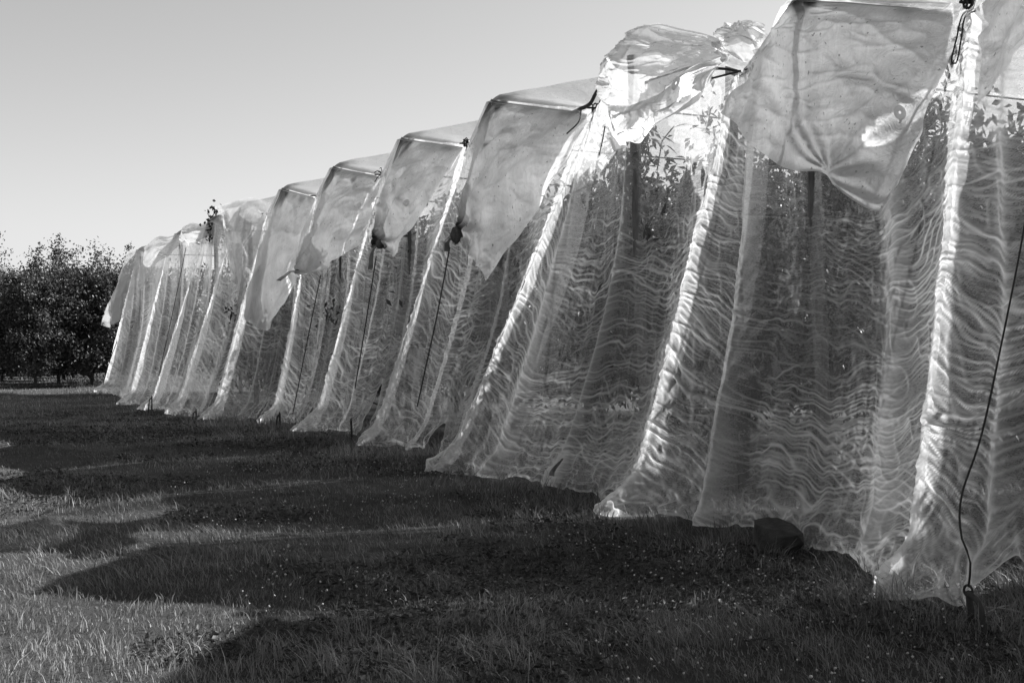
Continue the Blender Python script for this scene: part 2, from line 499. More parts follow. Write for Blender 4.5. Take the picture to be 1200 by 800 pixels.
for k in ROW_Y:
    nr, nc = NET[k][:2]
    # finer columns near the edges
    c = np.linspace(-.010, 1.010, nc)
    V, U = np.meshgrid(np.linspace(0, 1, nr), c, indexing='ij')
    P, fold = net_surface(k, U, V)
    slit = NET[k][4]; drop = None
    if slit:
        jc = int(np.searchsorted(c, .5)) - 1
        drop = np.zeros((nr - 1, nc - 1), bool)
        drop[int(slit[0] * nr):, jc] = True
        if k == 1: drop[int(.975 * nr):, jc] = False
    base = np.array([E_FOOT[k][0], ROW_Y[k], 0.0])
    root = empty('net_curtain', base, NET_LABEL[k], 'net', 'net curtains closing the row ends')
    link('netting', grid_mesh('netting', P - base, {'fold': fold}, drop), M_NET, root)
    if k in (0, 1, 2, 3, 4, 5, 6):
        us, vv = {0: (.74, .62), 1: (.80, .72), 2: (.55, .6), 3: (.5, .7), 4: (.75, .8), 5: (.45, .6), 6: (.5, .7)}[k]
        n = 140
        vrow = np.linspace(.03, vv, n)
        cols = np.linspace(-1, 1, 9)
        wid = np.interp(vrow, [.03, vv], [.050, .001])
        # evaluate the curtain column by column so that the strip lies on it
        pts = np.zeros((n, 9, 3)); fd = np.zeros((n, 9))
        Uu = us + cols[None] * wid[:, None]
        for i in range(n):
            Pi, fi = net_surface(k, Uu[i:i + 1], np.full((1, 9), vrow[i]), out=.018)
            pts[i] = Pi[0]; fd[i] = fi[0]
        link('seam_strip', grid_mesh('seam_strip', pts - base, {'fold': fd}), M_SEAM, root)

# ------------------------------------------------------------------ plastic covers: roof film and end flaps
def coons(top, bottom, left, right, n=60, m=60):
    t = catmull(top, m); b = catmull(bottom, m); l = catmull(left, n); r = catmull(right, n)
    u = np.linspace(0, 1, m)[None, :, None]; v = np.linspace(0, 1, n)[:, None, None]
    S = (1 - v) * t[None] + v * b[None] + (1 - u) * l[:, None] + u * r[:, None]
    S -= (1 - u) * (1 - v) * t[0] + u * (1 - v) * t[-1] + (1 - u) * v * b[0] + u * v * b[-1]
    return S

def flap(pts, seed, bulge=.12, amp=.03, knot=None, n=80, m=70, stain=None, pleat=.03, freq=1.0, fold=None):
    top, bottom, left, right = ([at(*p) for p in e] for e in pts)
    if fold is not None:
        if len(top) > 4 or top[0][2] < fold[0][2] - .25 or seed == 3: fold = [top[0]] + list(fold)
        top = fold; left[0] = top[0]; right[0] = top[-1]
    S = coons(top, bottom, left, right, n, m)
    V, U = np.meshgrid(np.linspace(0, 1, n), np.linspace(0, 1, m), indexing='ij')
    nd = np.array([-CT * .9, -.35, .15])
    w = np.sin(PI * U) * np.sin(PI * V)
    edge = smooth(np.minimum(np.minimum(U, 1 - U), V), 0, .12)
    topfix = smooth(V, 0, .06)
    d = bulge * w
    d = d + amp * 2.2 * (fbm(U * 2.2 * freq + seed, V * 2.2 * freq, seed, 3) - .5) * (.35 + .65 * edge)
    # creases that run down and slantwise
    d = d + amp * .55 * ridged(U * 5 * freq + V * 2.5, V * 1.6 * freq + seed, seed + 3, 3) * edge
    d = d + amp * .35 * ridged(U * 3 * freq - V * 3, V * 5 * freq, seed + 5, 4) * edge
    if knot:
        a = np.arctan2(V - knot[1], U - knot[0] + 1e-6); r = np.hypot(U - knot[0], V - knot[1])
        d = d + pleat * np.sin(a * 17 + 2 * np.sin(a * 5)) * np.exp(-r / .42) * smooth(r, 0, .1)
    # soft hanging folds that deepen towards the hem
    d = d + amp * 1.1 * np.sin(2 * PI * (2.6 * U + .8 * fbm(U * 2, V * 1.5, seed + 31, 2)) + seed) * V * (.4 + .6 * edge)
    S = S + (np.stack([vnoise(U * 7, V * 7, seed + 41), vnoise(U * 7, V * 7, seed + 42), vnoise(U * 7, V * 7, seed + 43)], -1) - .5) * (.075 * smooth(V, .05, .3))[..., None]
    # fine crumples
    d = d + amp * .22 * (ridged(U * 11 * freq + V * 3, V * 8 * freq, seed + 21, 3) + ridged(U * 7 * freq, V * 14 * freq + U * 6, seed + 23, 4) - .4) * edge
    S = S + nd * (d * topfix)[..., None]
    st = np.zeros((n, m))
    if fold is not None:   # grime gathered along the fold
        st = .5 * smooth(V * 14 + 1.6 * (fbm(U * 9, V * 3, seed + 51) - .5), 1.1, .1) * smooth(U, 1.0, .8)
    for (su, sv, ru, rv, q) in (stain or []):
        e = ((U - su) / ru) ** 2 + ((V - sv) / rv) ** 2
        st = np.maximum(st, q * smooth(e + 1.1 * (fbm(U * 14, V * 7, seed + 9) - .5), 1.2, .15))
    return S, st

FLAPS = {
 0: dict(pts=([(915, 8, 6.5), (940, -6, 6.34), (1040, -2, 6.5), (1140, 8, 6.84)],
              [(840, 130, 6.55), (872, 152, 6.4), (905, 186, 6.25), (962, 208, 6.05), (1022, 250, 5.95), (1040, 236, 6.0)],
              [(915, 8, 6.5), (893, 55, 6.72), (878, 85, 6.7), (840, 130, 6.55)],
              [(1140, 8, 6.84), (1112, 80, 6.6), (1085, 150, 6.35), (1040, 236, 6.0)]),
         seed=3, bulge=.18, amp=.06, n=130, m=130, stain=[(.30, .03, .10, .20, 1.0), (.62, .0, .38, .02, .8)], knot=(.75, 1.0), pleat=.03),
 2: dict(pts=([(573, 113, 6.34), (600, 113, 6.34), (650, 119, 6.5), (704, 127, 6.75)],
              [(532, 277, 5.85), (545, 283, 5.85), (556, 305, 5.85), (567, 332, 5.85)],
              [(573, 113, 6.34), (562, 150, 6.3), (548, 210, 6.1), (532, 277, 5.85)],
              [(704, 127, 6.75), (672, 172, 6.5), (632, 230, 6.25), (567, 332, 5.85)]),
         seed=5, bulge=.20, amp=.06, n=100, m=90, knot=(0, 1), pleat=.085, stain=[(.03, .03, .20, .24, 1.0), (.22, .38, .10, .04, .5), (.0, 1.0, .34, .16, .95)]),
 3: dict(pts=([(467, 158, 6.34), (490, 158, 6.34), (520, 163, 6.45), (552, 169, 6.55)],
              [(438, 292, 5.85), (444, 289, 5.85), (452, 293, 5.85), (461, 299, 5.85)],
              [(467, 158, 6.34), (461, 185, 6.25), (450, 235, 6.05), (438, 292, 5.85)],
              [(552, 169, 6.55), (530, 195, 6.4), (500, 246, 6.15), (461, 299, 5.85)]),
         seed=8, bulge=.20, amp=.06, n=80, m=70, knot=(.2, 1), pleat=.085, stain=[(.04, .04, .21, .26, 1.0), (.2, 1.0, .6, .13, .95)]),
 4: dict(pts=([(388, 193, 6.34), (402, 192, 6.34), (425, 198, 6.4), (449, 205, 6.55)],
              [(345, 320, 5.9), (356, 324, 5.9), (380, 314, 5.95), (419, 289, 6.0)],
              [(388, 193, 6.34), (378, 225, 6.25), (360, 280, 6.05), (345, 320, 5.9)],
              [(449, 205, 6.55), (442, 222, 6.45), (433, 250, 6.25), (419, 289, 6.0)]),
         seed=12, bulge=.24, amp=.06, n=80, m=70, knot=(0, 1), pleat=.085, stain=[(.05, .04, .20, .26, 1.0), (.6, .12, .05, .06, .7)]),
 5: dict(pts=([(330, 219, 6.34), (342, 216, 6.34), (358, 221, 6.4), (376, 227, 6.45)],
              [(284, 364, 5.85), (293, 376, 5.85), (313, 385, 5.85), (326, 366, 5.9)],
              [(330, 219, 6.34), (319, 250, 6.25), (302, 295, 6.1), (284, 364, 5.85)],
              [(376, 227, 6.45), (364, 262, 6.3), (352, 312, 6.1), (326, 366, 5.9)]),
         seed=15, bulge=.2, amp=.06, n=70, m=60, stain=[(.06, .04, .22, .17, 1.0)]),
 6: dict(pts=([(251, 243, 6.6), (270, 237, 6.4), (296, 231, 6.34), (317, 239, 6.45)],
              [(272, 318, 5.95), (277, 330, 5.95), (284, 341, 5.95), (289, 326, 5.98)],
              [(251, 243, 6.6), (262, 258, 6.45), (268, 280, 6.2), (272, 318, 5.95)],
              [(317, 239, 6.45), (310, 262, 6.3), (303, 288, 6.1), (289, 326, 5.98)]),
         seed=19, bulge=.2, amp=.05, n=60, m=60, stain=[(.5, .06, .2, .06, .5)]),
 7: dict(pts=([(214, 266, 6.45), (224, 261, 6.36), (236, 262, 6.36), (247, 258, 6.5)],
              [(213, 288, 6.3), (224, 286, 6.2), (236, 282, 6.2), (248, 274, 6.4)],
              [(214, 266, 6.45), (212, 276, 6.4), (213, 288, 6.3)],
              [(247, 258, 6.5), (248, 266, 6.45), (248, 274, 6.4)]),
         seed=23, bulge=.22, amp=.06, n=40, m=50, stain=[]),
 8: dict(pts=([(168, 291, 6.45), (184, 277, 6.34), (198, 277, 6.34), (214, 272, 6.5)],
              [(161, 339, 6.05), (172, 330, 6.05), (184, 312, 6.1), (206, 290, 6.3)],
              [(168, 291, 6.45), (166, 312, 6.3), (161, 339, 6.05)],
              [(214, 272, 6.5), (212, 282, 6.4), (206, 290, 6.3)]),
         seed=26, bulge=.22, amp=.05, n=50, m=50, stain=[]),
 9: dict(pts=([(150, 294, 6.34), (156, 293, 6.34), (162, 293, 6.4), (168, 292, 6.5)],
              [(119, 381, 5.75), (128, 383, 5.75), (142, 372, 5.8), (152, 362, 5.9)],
              [(150, 294, 6.34), (143, 316, 6.2), (131, 350, 5.95), (119, 381, 5.75)],
              [(168, 292, 6.5), (164, 310, 6.35), (158, 340, 6.05), (152, 362, 5.9)]),
         seed=29, bulge=.16, amp=.05, n=50, m=40, knot=(0, 1), pleat=.06, stain=[(.0, 1.0, .25, .1, .6)]),
 -1: dict(pts=([(1148, 6, 6.86), (1200, -40, 6.6), (1270, -90, 6.4), (1345, -120, 6.34)],
               [(1148, 118, 6.45), (1175, 84, 6.35), (1210, 42, 6.25), (1300, -30, 6.2)],
               [(1148, 6, 6.86), (1151, 50, 6.65), (1151, 95, 6.5), (1148, 118, 6.45)],
               [(1345, -120, 6.34), (1330, -85, 6.3), (1300, -30, 6.2)]),
          seed=31, bulge=.10, amp=.03, n=60, m=60, stain=[]),
}
COVER_LABEL = {
    -1: 'plastic rain cover over the row at the right edge, slanting hem',
    0: 'largest plastic flap, with a bright patch and eyelet and a low hanging tip',
    1: 'crumpled torn plastic cover thrown up over its row, brightest of all',
    2: 'plastic cover pulled into a dark knot with a long rope below, beside the crumpled one',
    3: 'plastic cover tied in a knot with a short dark tail, fourth flap from the right',
    4: 'plastic cover whose flap sweeps to a dark pointed tail at its corner',
    5: 'plastic cover with a long loose flap reaching lowest of the far ones',
    6: 'plastic cover ending in a narrow point, beside the black clump of leaves',
    7: 'small bunched plastic cover left of the black clump of leaves',
    8: 'plastic cover second from the far end with a slanting lower edge',
    9: 'last plastic cover at the far end with a knot at its outer corner'}

GAP = {-2: .1, -1: .12, 0: .12, 1: .13, 2: .11, 3: .05, 4: .03, 5: .09, 6: .04, 7: .03, 8: .08, 9: .1}   # half the slit between neighbouring covers
def roof(k, root):
    """film over the row: ridge over the posts, eaves at the wires, running back over the trees"""
    a = np.array(E_TOP[k - 1]); b = np.array(E_TOP[k])
    nx, ny = 74, (81 if k == 0 else 25)
    xs = np.concatenate([np.linspace(-.06, 2.2, 40), np.linspace(2.45, 15, nx - 40)])
    q = np.linspace(-1, 1, ny)
    Xr, Q = np.meshgrid(xs, q, indexing='ij')
    wob = .10 * (fbm(Xr * 1.7 + 3 * k, Xr * 0 + k, 81, 2) - .5) + .05 * (vnoise(Xr * 7, Xr * 0 + k, 83) - .5)
    yr = ROW_Y[k]
    ga = np.maximum(GAP[k - 1] + wob, .012); gb = np.maximum(GAP[k] + wob, .012)
    ya = a[1] + ga + (E_FOOT[k - 1][1] - a[1]) * np.clip(Xr / 3.8, 0, 1)  # eaves skewed off the wires so the slit of sun follows the net edge
    yb = b[1] - gb + (E_FOOT[k][1] - b[1]) * np.clip(Xr / 3.8, 0, 1)
    Y = np.where(Q < 0, yr + (yr - ya) * Q, yr + (yb - yr) * Q)
    x0 = np.where(Q < 0, RIDGE_X + (a[0] - RIDGE_X) * -Q, RIDGE_X + (b[0] - RIDGE_X) * Q)
    rise = np.interp(Xr, [0, .5, 1.6, 15], [0, .12, .38, .42]) * {0: .5, -1: .5, 1: 0}.get(k, 1)
    z0 = RIDGE_Z[k] + rise
    zE = np.where(Q < 0, a[2], b[2]) + .03
    sagging = 1 - np.abs(Q)
    Z = zE + (z0 - zE) * sagging - .10 * np.sin(PI * np.abs(Q)) * smooth(Xr, 0, 1)
    Z = Z + smooth(Xr, 0, .4) * .05 * (fbm(Xr * 1.3 + k, Y * 1.7, 60 + k, 3) - .5) + .03 * smooth(Xr, 0, .4) * ridged(Xr * .5, Y * 4, 61 + k, 3) * smooth(np.abs(Q), 0, .2)
    Z = Z - .075 * (1 - smooth(Xr, -.06, .12))
    P = np.stack([x0 + Xr, Y, Z], -1)
    drop = None
    if k == 1:   # this cover is thrown back at its end
        drop = (Xr[:-1, :-1] < .95 + .25 * np.sin(Q[:-1, :-1] * 5))
    if k == 0:   # a hole added in the roof film to throw a sun patch on the flap
        hole = on_roof_hole(P)
        C = (P[:-1, :-1] + P[1:, 1:]) / 2
        e = ((C[..., 0] - hole[0]) / .10) ** 2 + ((C[..., 1] - hole[1]) / .20) ** 2
        drop = e + .8 * (fbm(C[..., 0] * 9, C[..., 1] * 9, 5) - .5) < 1
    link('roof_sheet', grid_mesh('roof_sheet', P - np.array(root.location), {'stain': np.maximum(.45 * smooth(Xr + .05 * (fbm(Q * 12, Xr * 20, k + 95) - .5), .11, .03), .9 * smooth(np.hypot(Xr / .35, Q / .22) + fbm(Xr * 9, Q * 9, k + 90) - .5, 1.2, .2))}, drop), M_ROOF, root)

def on_roof_hole(P):
    """the spot of the roof that shades the flap where the photograph shows a patch of sun"""
    S0 = FLAP0.reshape(-1, 3)
    cx = S0[:, 0] * CT - S0[:, 1] * ST; cz = S0[:, 0] * ST + S0[:, 1] * CT
    px = 600 + 1500 * cx / cz; py = 402 - 1500 * (S0[:, 2] - CAM_H) / cz
    p = S0[np.argmin((px - 1060) ** 2 + (py - 138) ** 2)]
    L_ = np.array([math.cos(SUN_EL), 0, math.sin(SUN_EL)])
    q = P.reshape(-1, 3) - p
    dist = np.linalg.norm(q - (q @ L_)[:, None] * L_, axis=1)
    return P.reshape(-1, 3)[np.argmin(dist)]

def lump(name, c, r, seed, mat, root, sq=(1, 1, 1)):
    n, m = 12, 16
    th = np.linspace(0, PI, n); ph = np.linspace(0, 2 * PI, m)
    A, B = np.meshgrid(th, ph, indexing='ij')
    rr = r * (.75 + .6 * fbm(np.cos(B) * 2 + A * 2, np.sin(B) * 2 + 4, seed, 3))
    rr[0] = rr[0].mean(); rr[-1] = rr[-1].mean(); rr[:, -1] = rr[:, 0]
    P = np.stack([rr * np.sin(A) * np.cos(B) * sq[0], rr * np.sin(A) * np.sin(B) * sq[1], rr * np.cos(A) * sq[2]], -1) + c
    return link(name, grid_mesh(name, P - np.array(root.location)), mat, root)

cover_roots = {}
for k in ROW_Y:
    root = empty('plastic_cover', (RIDGE_X, ROW_Y[k], 4.45), COVER_LABEL[k], 'plastic cover', 'rain covers over the tree rows')
    cover_roots[k] = root
    loc = np.array(root.location)
    if k in FLAPS:
        if k in (0, 2, 3, 4, 5):   # the upper edge is the fold of the roof film, from the ridge to the near eave
            ridge = np.array([RIDGE_X, ROW_Y[k], RIDGE_Z[k]]); ev = np.array(E_TOP[k - 1]) + [0, .12, -.005]; ridge[2] -= .035
            FLAPS[k]['fold'] = [ridge, ridge * .67 + ev * .33, ridge * .33 + ev * .67, ev]
        S, st = flap(**FLAPS[k])
        if k == 0: FLAP0 = S
        link('end_flap', grid_mesh('end_flap', S - loc, {'stain': st}), M_FILM_SUN if k in (6, 7, 8, 9) else M_FILM, root)
        if k in (2, 3, 4, 5):   # the far half of the flap, folded in behind the near half
            rd = np.array(FLAPS[k]['fold'][0]); fe = np.array(E_TOP[k]) + [0, -.12, -.03]
            kn = np.array(at(*FLAPS[k]['pts'][1][0])) + [.04, 0, 0]; k2 = np.array(at(*FLAPS[k]['pts'][1][2])) + [.06, .1, .1]
            S = coons([rd, (rd + fe) / 2, fe], [k2, (kn + k2) / 2 + [.03, 0, -.03], kn], [rd, (rd + k2) / 2 + [.10, 0, 0], k2], [fe, (fe + kn) / 2 + [.12, 0, 0], kn], 50, 30)
            V_, U_ = np.meshgrid(np.linspace(0, 1, 50), np.linspace(0, 1, 30), indexing='ij')
            S[..., 0] += .07 * np.sin(U_ * 9 + V_ * 2 + k) * V_ * (1 - V_) * 2 + .08 * (fbm(U_ * 3, V_ * 4, 70 + k) - .5) * np.sin(PI * V_)
            link('inner_flap', grid_mesh('inner_flap', S - loc, {'stain': np.zeros((50, 30))}), M_FILM, root)
    roof(k, root)

# crumpled cover of row 1: a main sheet thrown up, a folded lower strip, a lump behind
root = cover_roots[1]; loc = np.array(root.location)
S, st = flap(([(724, 76, 6.55), (742, 50, 6.42), (765, 28, 6.36), (800, 34, 6.45), (835, 43, 6.65), (868, 60, 6.9)],
              [(706, 122, 6.45), (735, 128, 6.2), (775, 118, 6.15), (805, 100, 6.25), (835, 78, 6.5)],
              [(724, 76, 6.55), (712, 98, 6.5), (706, 122, 6.45)],
              [(868, 60, 6.9), (852, 68, 6.7), (835, 78, 6.5)]), seed=41, bulge=.30, amp=.13, n=110, m=130, freq=1.5)
link('thrown_up_sheet', grid_mesh('thrown_up_sheet', S - loc, {'stain': st}), M_FILM_SUN, root)
S, st = flap(([(707, 121, 6.42), (738, 122, 6.15), (775, 108, 6.08), (808, 80, 6.15), (846, 66, 6.35)],
              [(722, 181, 6.2), (745, 166, 6.02), (775, 148, 5.98), (805, 126, 6.05), (836, 84, 6.3)],
              [(707, 121, 6.42), (711, 150, 6.3), (722, 181, 6.2)],
              [(846, 66, 6.35), (842, 76, 6.32), (836, 84, 6.3)]), seed=44, bulge=.08, amp=.05, n=60, m=110, freq=1.2)
STRIP = S
link('folded_strip', grid_mesh('folded_strip', S - loc, {'stain': st}), M_FILM, root)
S, st = flap(([(842, 56, 7.15), (855, 38, 7.1), (872, 24, 7.05), (896, 28, 7.0)],
              [(845, 70, 6.85), (862, 68, 6.8), (878, 69, 6.8), (893, 62, 6.85)],
              [(842, 56, 7.15), (843, 64, 7.0), (845, 70, 6.85)],
              [(896, 28, 7.0), (898, 46, 6.9), (893, 62, 6.85)]), seed=47, bulge=.2, amp=.10, n=50, m=60, freq=1.6)
link('bunched_edge', grid_mesh('bunched_edge', S - loc, {'stain': st}), M_FILM_SUN, root)

# round white reinforcing eyelets on the flaps
def eyelet(k, u, v, r=.05):
    S0, _ = flap(**FLAPS[k]) if k in FLAPS else (STRIP, None)
    nn, mm = S0.shape[:2]
    i, j = int(v * (nn - 1)), int(u * (mm - 1))
    p = S0[i, j]; du = unit(S0[i, min(j + 2, mm - 1)] - S0[i, max(j - 2, 0)]); dv = unit(S0[min(i + 2, nn - 1), j] - S0[max(i - 2, 0), j])
    nrm = unit(np.cross(du, dv)); nrm = nrm if nrm[0] < 0 else -nrm
    a = np.linspace(0, 2 * PI, 25)
    R_, A_ = np.meshgrid(np.array([.22, .3, 1.0, 1.05]) * r, a, indexing='ij')
    off = np.array([.010, .016, .016, .008])[:, None, None]
    P = p + du * (R_ * np.cos(A_))[..., None] + dv * (R_ * np.sin(A_))[..., None] + nrm * off
    root = cover_roots[k]
    link('eyelet', grid_mesh('eyelet', P - np.array(root.location)), M_PATCH, root)

# knots and tails where the flaps are tied
def unit(v): return v / np.maximum(np.linalg.norm(v, axis=-1, keepdims=True), 1e-9)
for k_, u_, v_ in ((0, .90, .60), (1, .82, .35), (2, .62, .18), (3, .72, .55), (4, .86, .45)):
    eyelet(k_, u_, v_)
def tail(root, pts, w, seed, mat=M_FILM):
    pts = np.array(pts); c = catmull(pts, 14)
    W = np.linspace(-1, 1, 11)
    dirv = np.array([.25, .55, .2])
    g = np.interp(np.linspace(0, 1, 14), [0, .4, 1], [.25, 1, .8]) * w
    S = c[:, None] + W[None, :, None] * g[:, None, None] * dirv
    S[..., 0] += .05 * np.sin(W * 9)[None] * np.linspace(.3, 1, 14)[:, None]
    S[..., 2] += .06 * (fbm(np.linspace(0, 3, 14)[:, None] + seed, W[None] * 2, seed) - .5)
    link('flap_tail', grid_mesh('flap_tail', S - np.array(root.location), {'stain': np.full(S.shape[:2], .8)}), mat, root)

lump('knot', at(534, 276, 5.76), .085, 4, M_KNOT, cover_roots[2], (.7, .8, 1.1))
tail(cover_roots[2], [at(534, 275, 5.8), at(524, 282, 5.78), at(523, 293, 5.78)], .14, 2)
lump('knot', at(446, 286, 5.82), .075, 6, M_KNOT, cover_roots[3], (.7, 1, .8))
tail(cover_roots[3], [at(445, 284, 5.82), at(436, 294, 5.8), at(433, 315, 5.8)], .17, 3)
lump('knot', at(349, 318, 5.88), .06, 8, M_KNOT, cover_roots[4], (.7, 1.2, .7))
tail(cover_roots[4], [at(350, 318, 5.88), at(338, 320, 5.87), at(327, 328, 5.87)], .17, 5)
lump('knot', at(122, 380, 5.75), .07, 9, M_KNOT, cover_roots[9], (.8, 1, 1))

# ------------------------------------------------------------------ posts, eave ropes, anchor ropes, stakes
def post(x, y, h, r, label, lean=(0, 0)):
    n = 9
    z = np.linspace(-.02, h, n)
    gz = float(terrain(x, y))
    p = np.stack([x + lean[0] * z / h + .01 * np.sin(z * 2), y + lean[1] * z / h, z + gz], -1)
    V, F = tube_arrays(p, np.linspace(r * 1.06, r * .94, n), 12)
    base = np.array([x, y, gz])
    me = raw_mesh('wooden_post', V - base, F.tolist() + caps(F, n, 12))
    o = link('wooden_post', me, M_WOOD); o.location = tuple(base)
    tag(o, label, 'post', 'wooden posts along the rows')
ORD = ['right edge row', 'row of the pale-patched flap', 'row of the crumpled torn cover', 'row of the big knotted flap', 'row of the flap knotted halfway',
       'row of the pointed tail flap', 'row of the long loose flap', 'row of the narrow pointed flap', 'row of the small bunched cover',
       'row second from the far end', 'last row by the dark trees']
for i, k in enumerate(ROW_Y):
    lean = (-.18, 0)
    post(RIDGE_X + .28, ROW_Y[k], 4.36, .055, 'round wooden end post under the %s' % ORD[i], lean)
post(7.62, 11.0, 4.42, .07, 'thick wooden post behind the net, second in the row of the crumpled torn cover')
post(9.6, 8.23, 4.4, .06, 'wooden post deep behind the widest net, in the row of the pale-patched flap')

EORD = {-1: 'right edge', 0: 'pale-patched flap', 1: 'crumpled torn cover', 2: 'knotted flap', 3: 'halfway knotted flap', 4: 'pointed tail flap', 5: 'long loose flap',
        6: 'narrow pointed flap', 7: 'small bunched cover', 8: 'second last cover'}
for j in EORD:
    p = np.array(E_TOP[j]) + ([0, -.3, 0] if j == 0 else [0, 0, 0])
    root = empty('eave_rope', p, 'dark eave rope on the far side of the %s' % (EORD[j] + (' row' if j == -1 else '')), 'rope', 'eave ropes between the covers')
    xs = np.array([-.12, .0, .8, 3, 8, 15])
    pts = np.stack([p[0] + xs, np.full(6, p[1]), p[2] + np.array([.0, .02, .03, .0, .02, 0])], -1)
    link('rope', tubes('rope', [(catmull(pts - p, 24), .011)], 6), M_ROPE, root)
    if j in (-1, 0, 1, 2, 3):
        ln = []
        for q in range(5):
            a = np.linspace(0, 2 * PI * 1.3, 14)
            cx = RNG.uniform(-.10, .12)
            ln.append((np.stack([cx + .01 * a, .05 * np.cos(a + q) * RNG.uniform(.6, 1.2), .045 * np.sin(a + q) + .01], -1), .009))
        for q in range(3):
            s = RNG.normal(0, .07, 3)
            ln.append((catmull([(0, 0, 0), tuple(s * .6 + [0, 0, .03]), tuple(s + [0, .05, -.02])], 6), .007))
        link('knotted_ends', tubes('knotted_ends', ln, 5), M_ROPE, root)

def rope(name, label, pts, r, group='ropes tying the covers down', cat='rope', mat=None, sides=6, n=40):
    base = np.array(pts[-1])
    o = link(name, tubes(name, [(catmull(np.array(pts) - base, n), r)], sides), mat or M_ROPE)
    o.location = tuple(base)
    tag(o, label, cat, group)
    return o
rope('anchor_rope', 'black rope hanging across the net at the right edge down to its stake',
     [at(1212, 190, 6.0), at(1197, 285, 5.75), at(1172, 410, 5.45), at(1150, 510, 5.25), at(1127, 580, 5.08), at(1126, 625, 5.0), at(1136, 652, 4.99), at(1137, 668, 4.99), at(1135, 687, 5.0)], .006)
rope('anchor_rope', 'long thin dark rope below the dark knot beside the crumpled cover', [at(527, 290, 5.78), at(512, 370, 5.62), at(500, 425, 5.52), at(489, 476, 5.45)], .0085)
rope('anchor_rope', 'thin dark rope below the halfway knotted flap', [at(441, 300, 5.8), at(430, 370, 5.66), at(416, 455, 5.5)], .0085)
rope('anchor_rope', 'thin dark rope below the flap with the pointed tail', [at(376, 322, 5.9), at(367, 365, 5.78), at(352, 440, 5.62), at(343, 485, 5.55)], .0085)
rope('anchor_rope', 'faint dark line on the pale curtain left of the narrow pointed flap', [at(218, 290, 6.3), at(210, 330, 6.05), at(195, 400, 5.7), at(186, 440, 5.5)], .0085)
rope('anchor_rope', 'slanting dark line on the last net by the dark trees', [at(137, 400, 5.6), at(128, 425, 5.5), at(121, 450, 5.45)], .012)
rope('tie_rope', 'short thick black rope slanting from the crumpled cover to the roof edge', [at(708, 97, 6.5), at(699, 108, 6.6), at(690, 123, 6.7), at(672, 130, 6.75)], .022)
rope('tie_rope', 'thin loose black cord end below the roof edge by the crumpled cover', [at(681, 130, 6.7), at(678, 143, 6.6), at(664, 157, 6.5)], .008)
rope('tie_rope', 'black rope doubled into a hanging loop beside the pale-patched flap',
     [at(1141, 10, 6.8), at(1128, 18, 6.6), at(1121, 45, 6.5), at(1115, 72, 6.45), at(1121, 73, 6.45), at(1126, 48, 6.5), at(1131, 20, 6.6), at(1143, 13, 6.8)], .006)
rope('tie_rope', 'black rope running straight under the crumpled cover to its knotted end', [at(828, 80, 6.75), at(850, 81, 6.85), at(872, 84, 6.9), at(886, 78, 6.93)], .014)
rope('tie_rope', 'thinner black cord just under the straight rope of the crumpled cover', [at(834, 92, 6.72), at(850, 88, 6.8), at(866, 84, 6.88)], .010)
rope('tie_rope', 'fine dark cord hanging at the corner of the crumpled cover', [at(709, 148, 6.2), at(706, 165, 6.2), at(702, 182, 6.2)], .006)

# a dark clump of leaves caught between two covers far off
def stake(x, y, h, label, fork=True, lean=.0):
    gz = float(terrain(x, y))
    base = np.array([x, y, gz])
    root = empty('anchor_stake', base, label, 'stake', 'anchor stakes at the foot of the nets')
    link('shaft', tubes('shaft', [(np.array([(0, 0, -.1), (lean * .5, 0, h * .5), (lean, .02, h)]), .017)], 8), M_METAL, root)
    if fork:
        link('brace', tubes('brace', [(catmull([(lean, .02, h * .95), (-.08, -.14, h * .8), (-.12, -.22, 0)], 10), .015)], 8), M_METAL, root)
    a = np.linspace(0, 2 * PI, 14)
    link('ring', tubes('ring', [(np.stack([lean + .0 * a, .02 + .03 * np.cos(a), h + .03 * np.sin(a)], -1), .007)], 6), M_METAL, root)
def foot_at(px, py, X):
    p = at(px, py, X); return p[0], p[1]
for (px, py, X, h, lab, f) in [
    (1138, 702, 5.0, .20, 'dark forked anchor stake at the right edge where the black rope ends', True),
    (328, 502, 5.5, .24, 'dark forked stake on the grass between the pointed tail and long loose flaps', True),
    (230, 488, 5.05, .22, 'small dark stake in front of the dark opening in the nets', True),
    (178, 474, 5.1, .38, 'tall dark stake in the torn net foot near the far end', True),
    (412, 506, 5.6, .3, 'dark upright stake in the gap below the halfway knotted flap', False)]:
    x, y = foot_at(px, py, X); stake(x, y, h, lab, f)

# dark stone holding the hem
def stone(c, r, label):
    n, m = 10, 14
    A, B = np.meshgrid(np.linspace(0, PI, n), np.linspace(0, 2 * PI, m), indexing='ij')
    nx, ny, nz = np.sin(A) * np.cos(B), np.sin(A) * np.sin(B), np.cos(A)
    rr = np.ones_like(A) * 1.15
    g = np.random.default_rng(5)
    for q in range(13):
        d = unit(g.normal(0, 1, 3)); cut = g.uniform(.62, .9)
        dot = nx * d[0] + ny * d[1] + nz * d[2]
        rr = np.minimum(rr, np.where(dot > .1, cut / np.maximum(dot, .1), 9))
    rr = rr * (1 + .12 * (fbm(nx * 4 + 7, ny * 4 + nz * 3, 77, 3) - .5))
    P = np.stack([nx * rr * r[0], ny * rr * r[1], nz * rr * r[2]], -1)
    me = grid_mesh('stone', P); me.polygons.foreach_set('use_smooth', np.zeros(len(me.polygons), bool))
    o = link('stone', me, M_STONE); o.location = tuple(c)
    tag(o, label, 'stone')
def unit(v): return v / np.maximum(np.linalg.norm(v, axis=-1, keepdims=True), 1e-9)
p = at(907, 640, 5.62)
stone((p[0], p[1], float(terrain(p[0], p[1])) + .06), (.17, .25, .19), 'dark angular stone holding down the hem of the widest net')

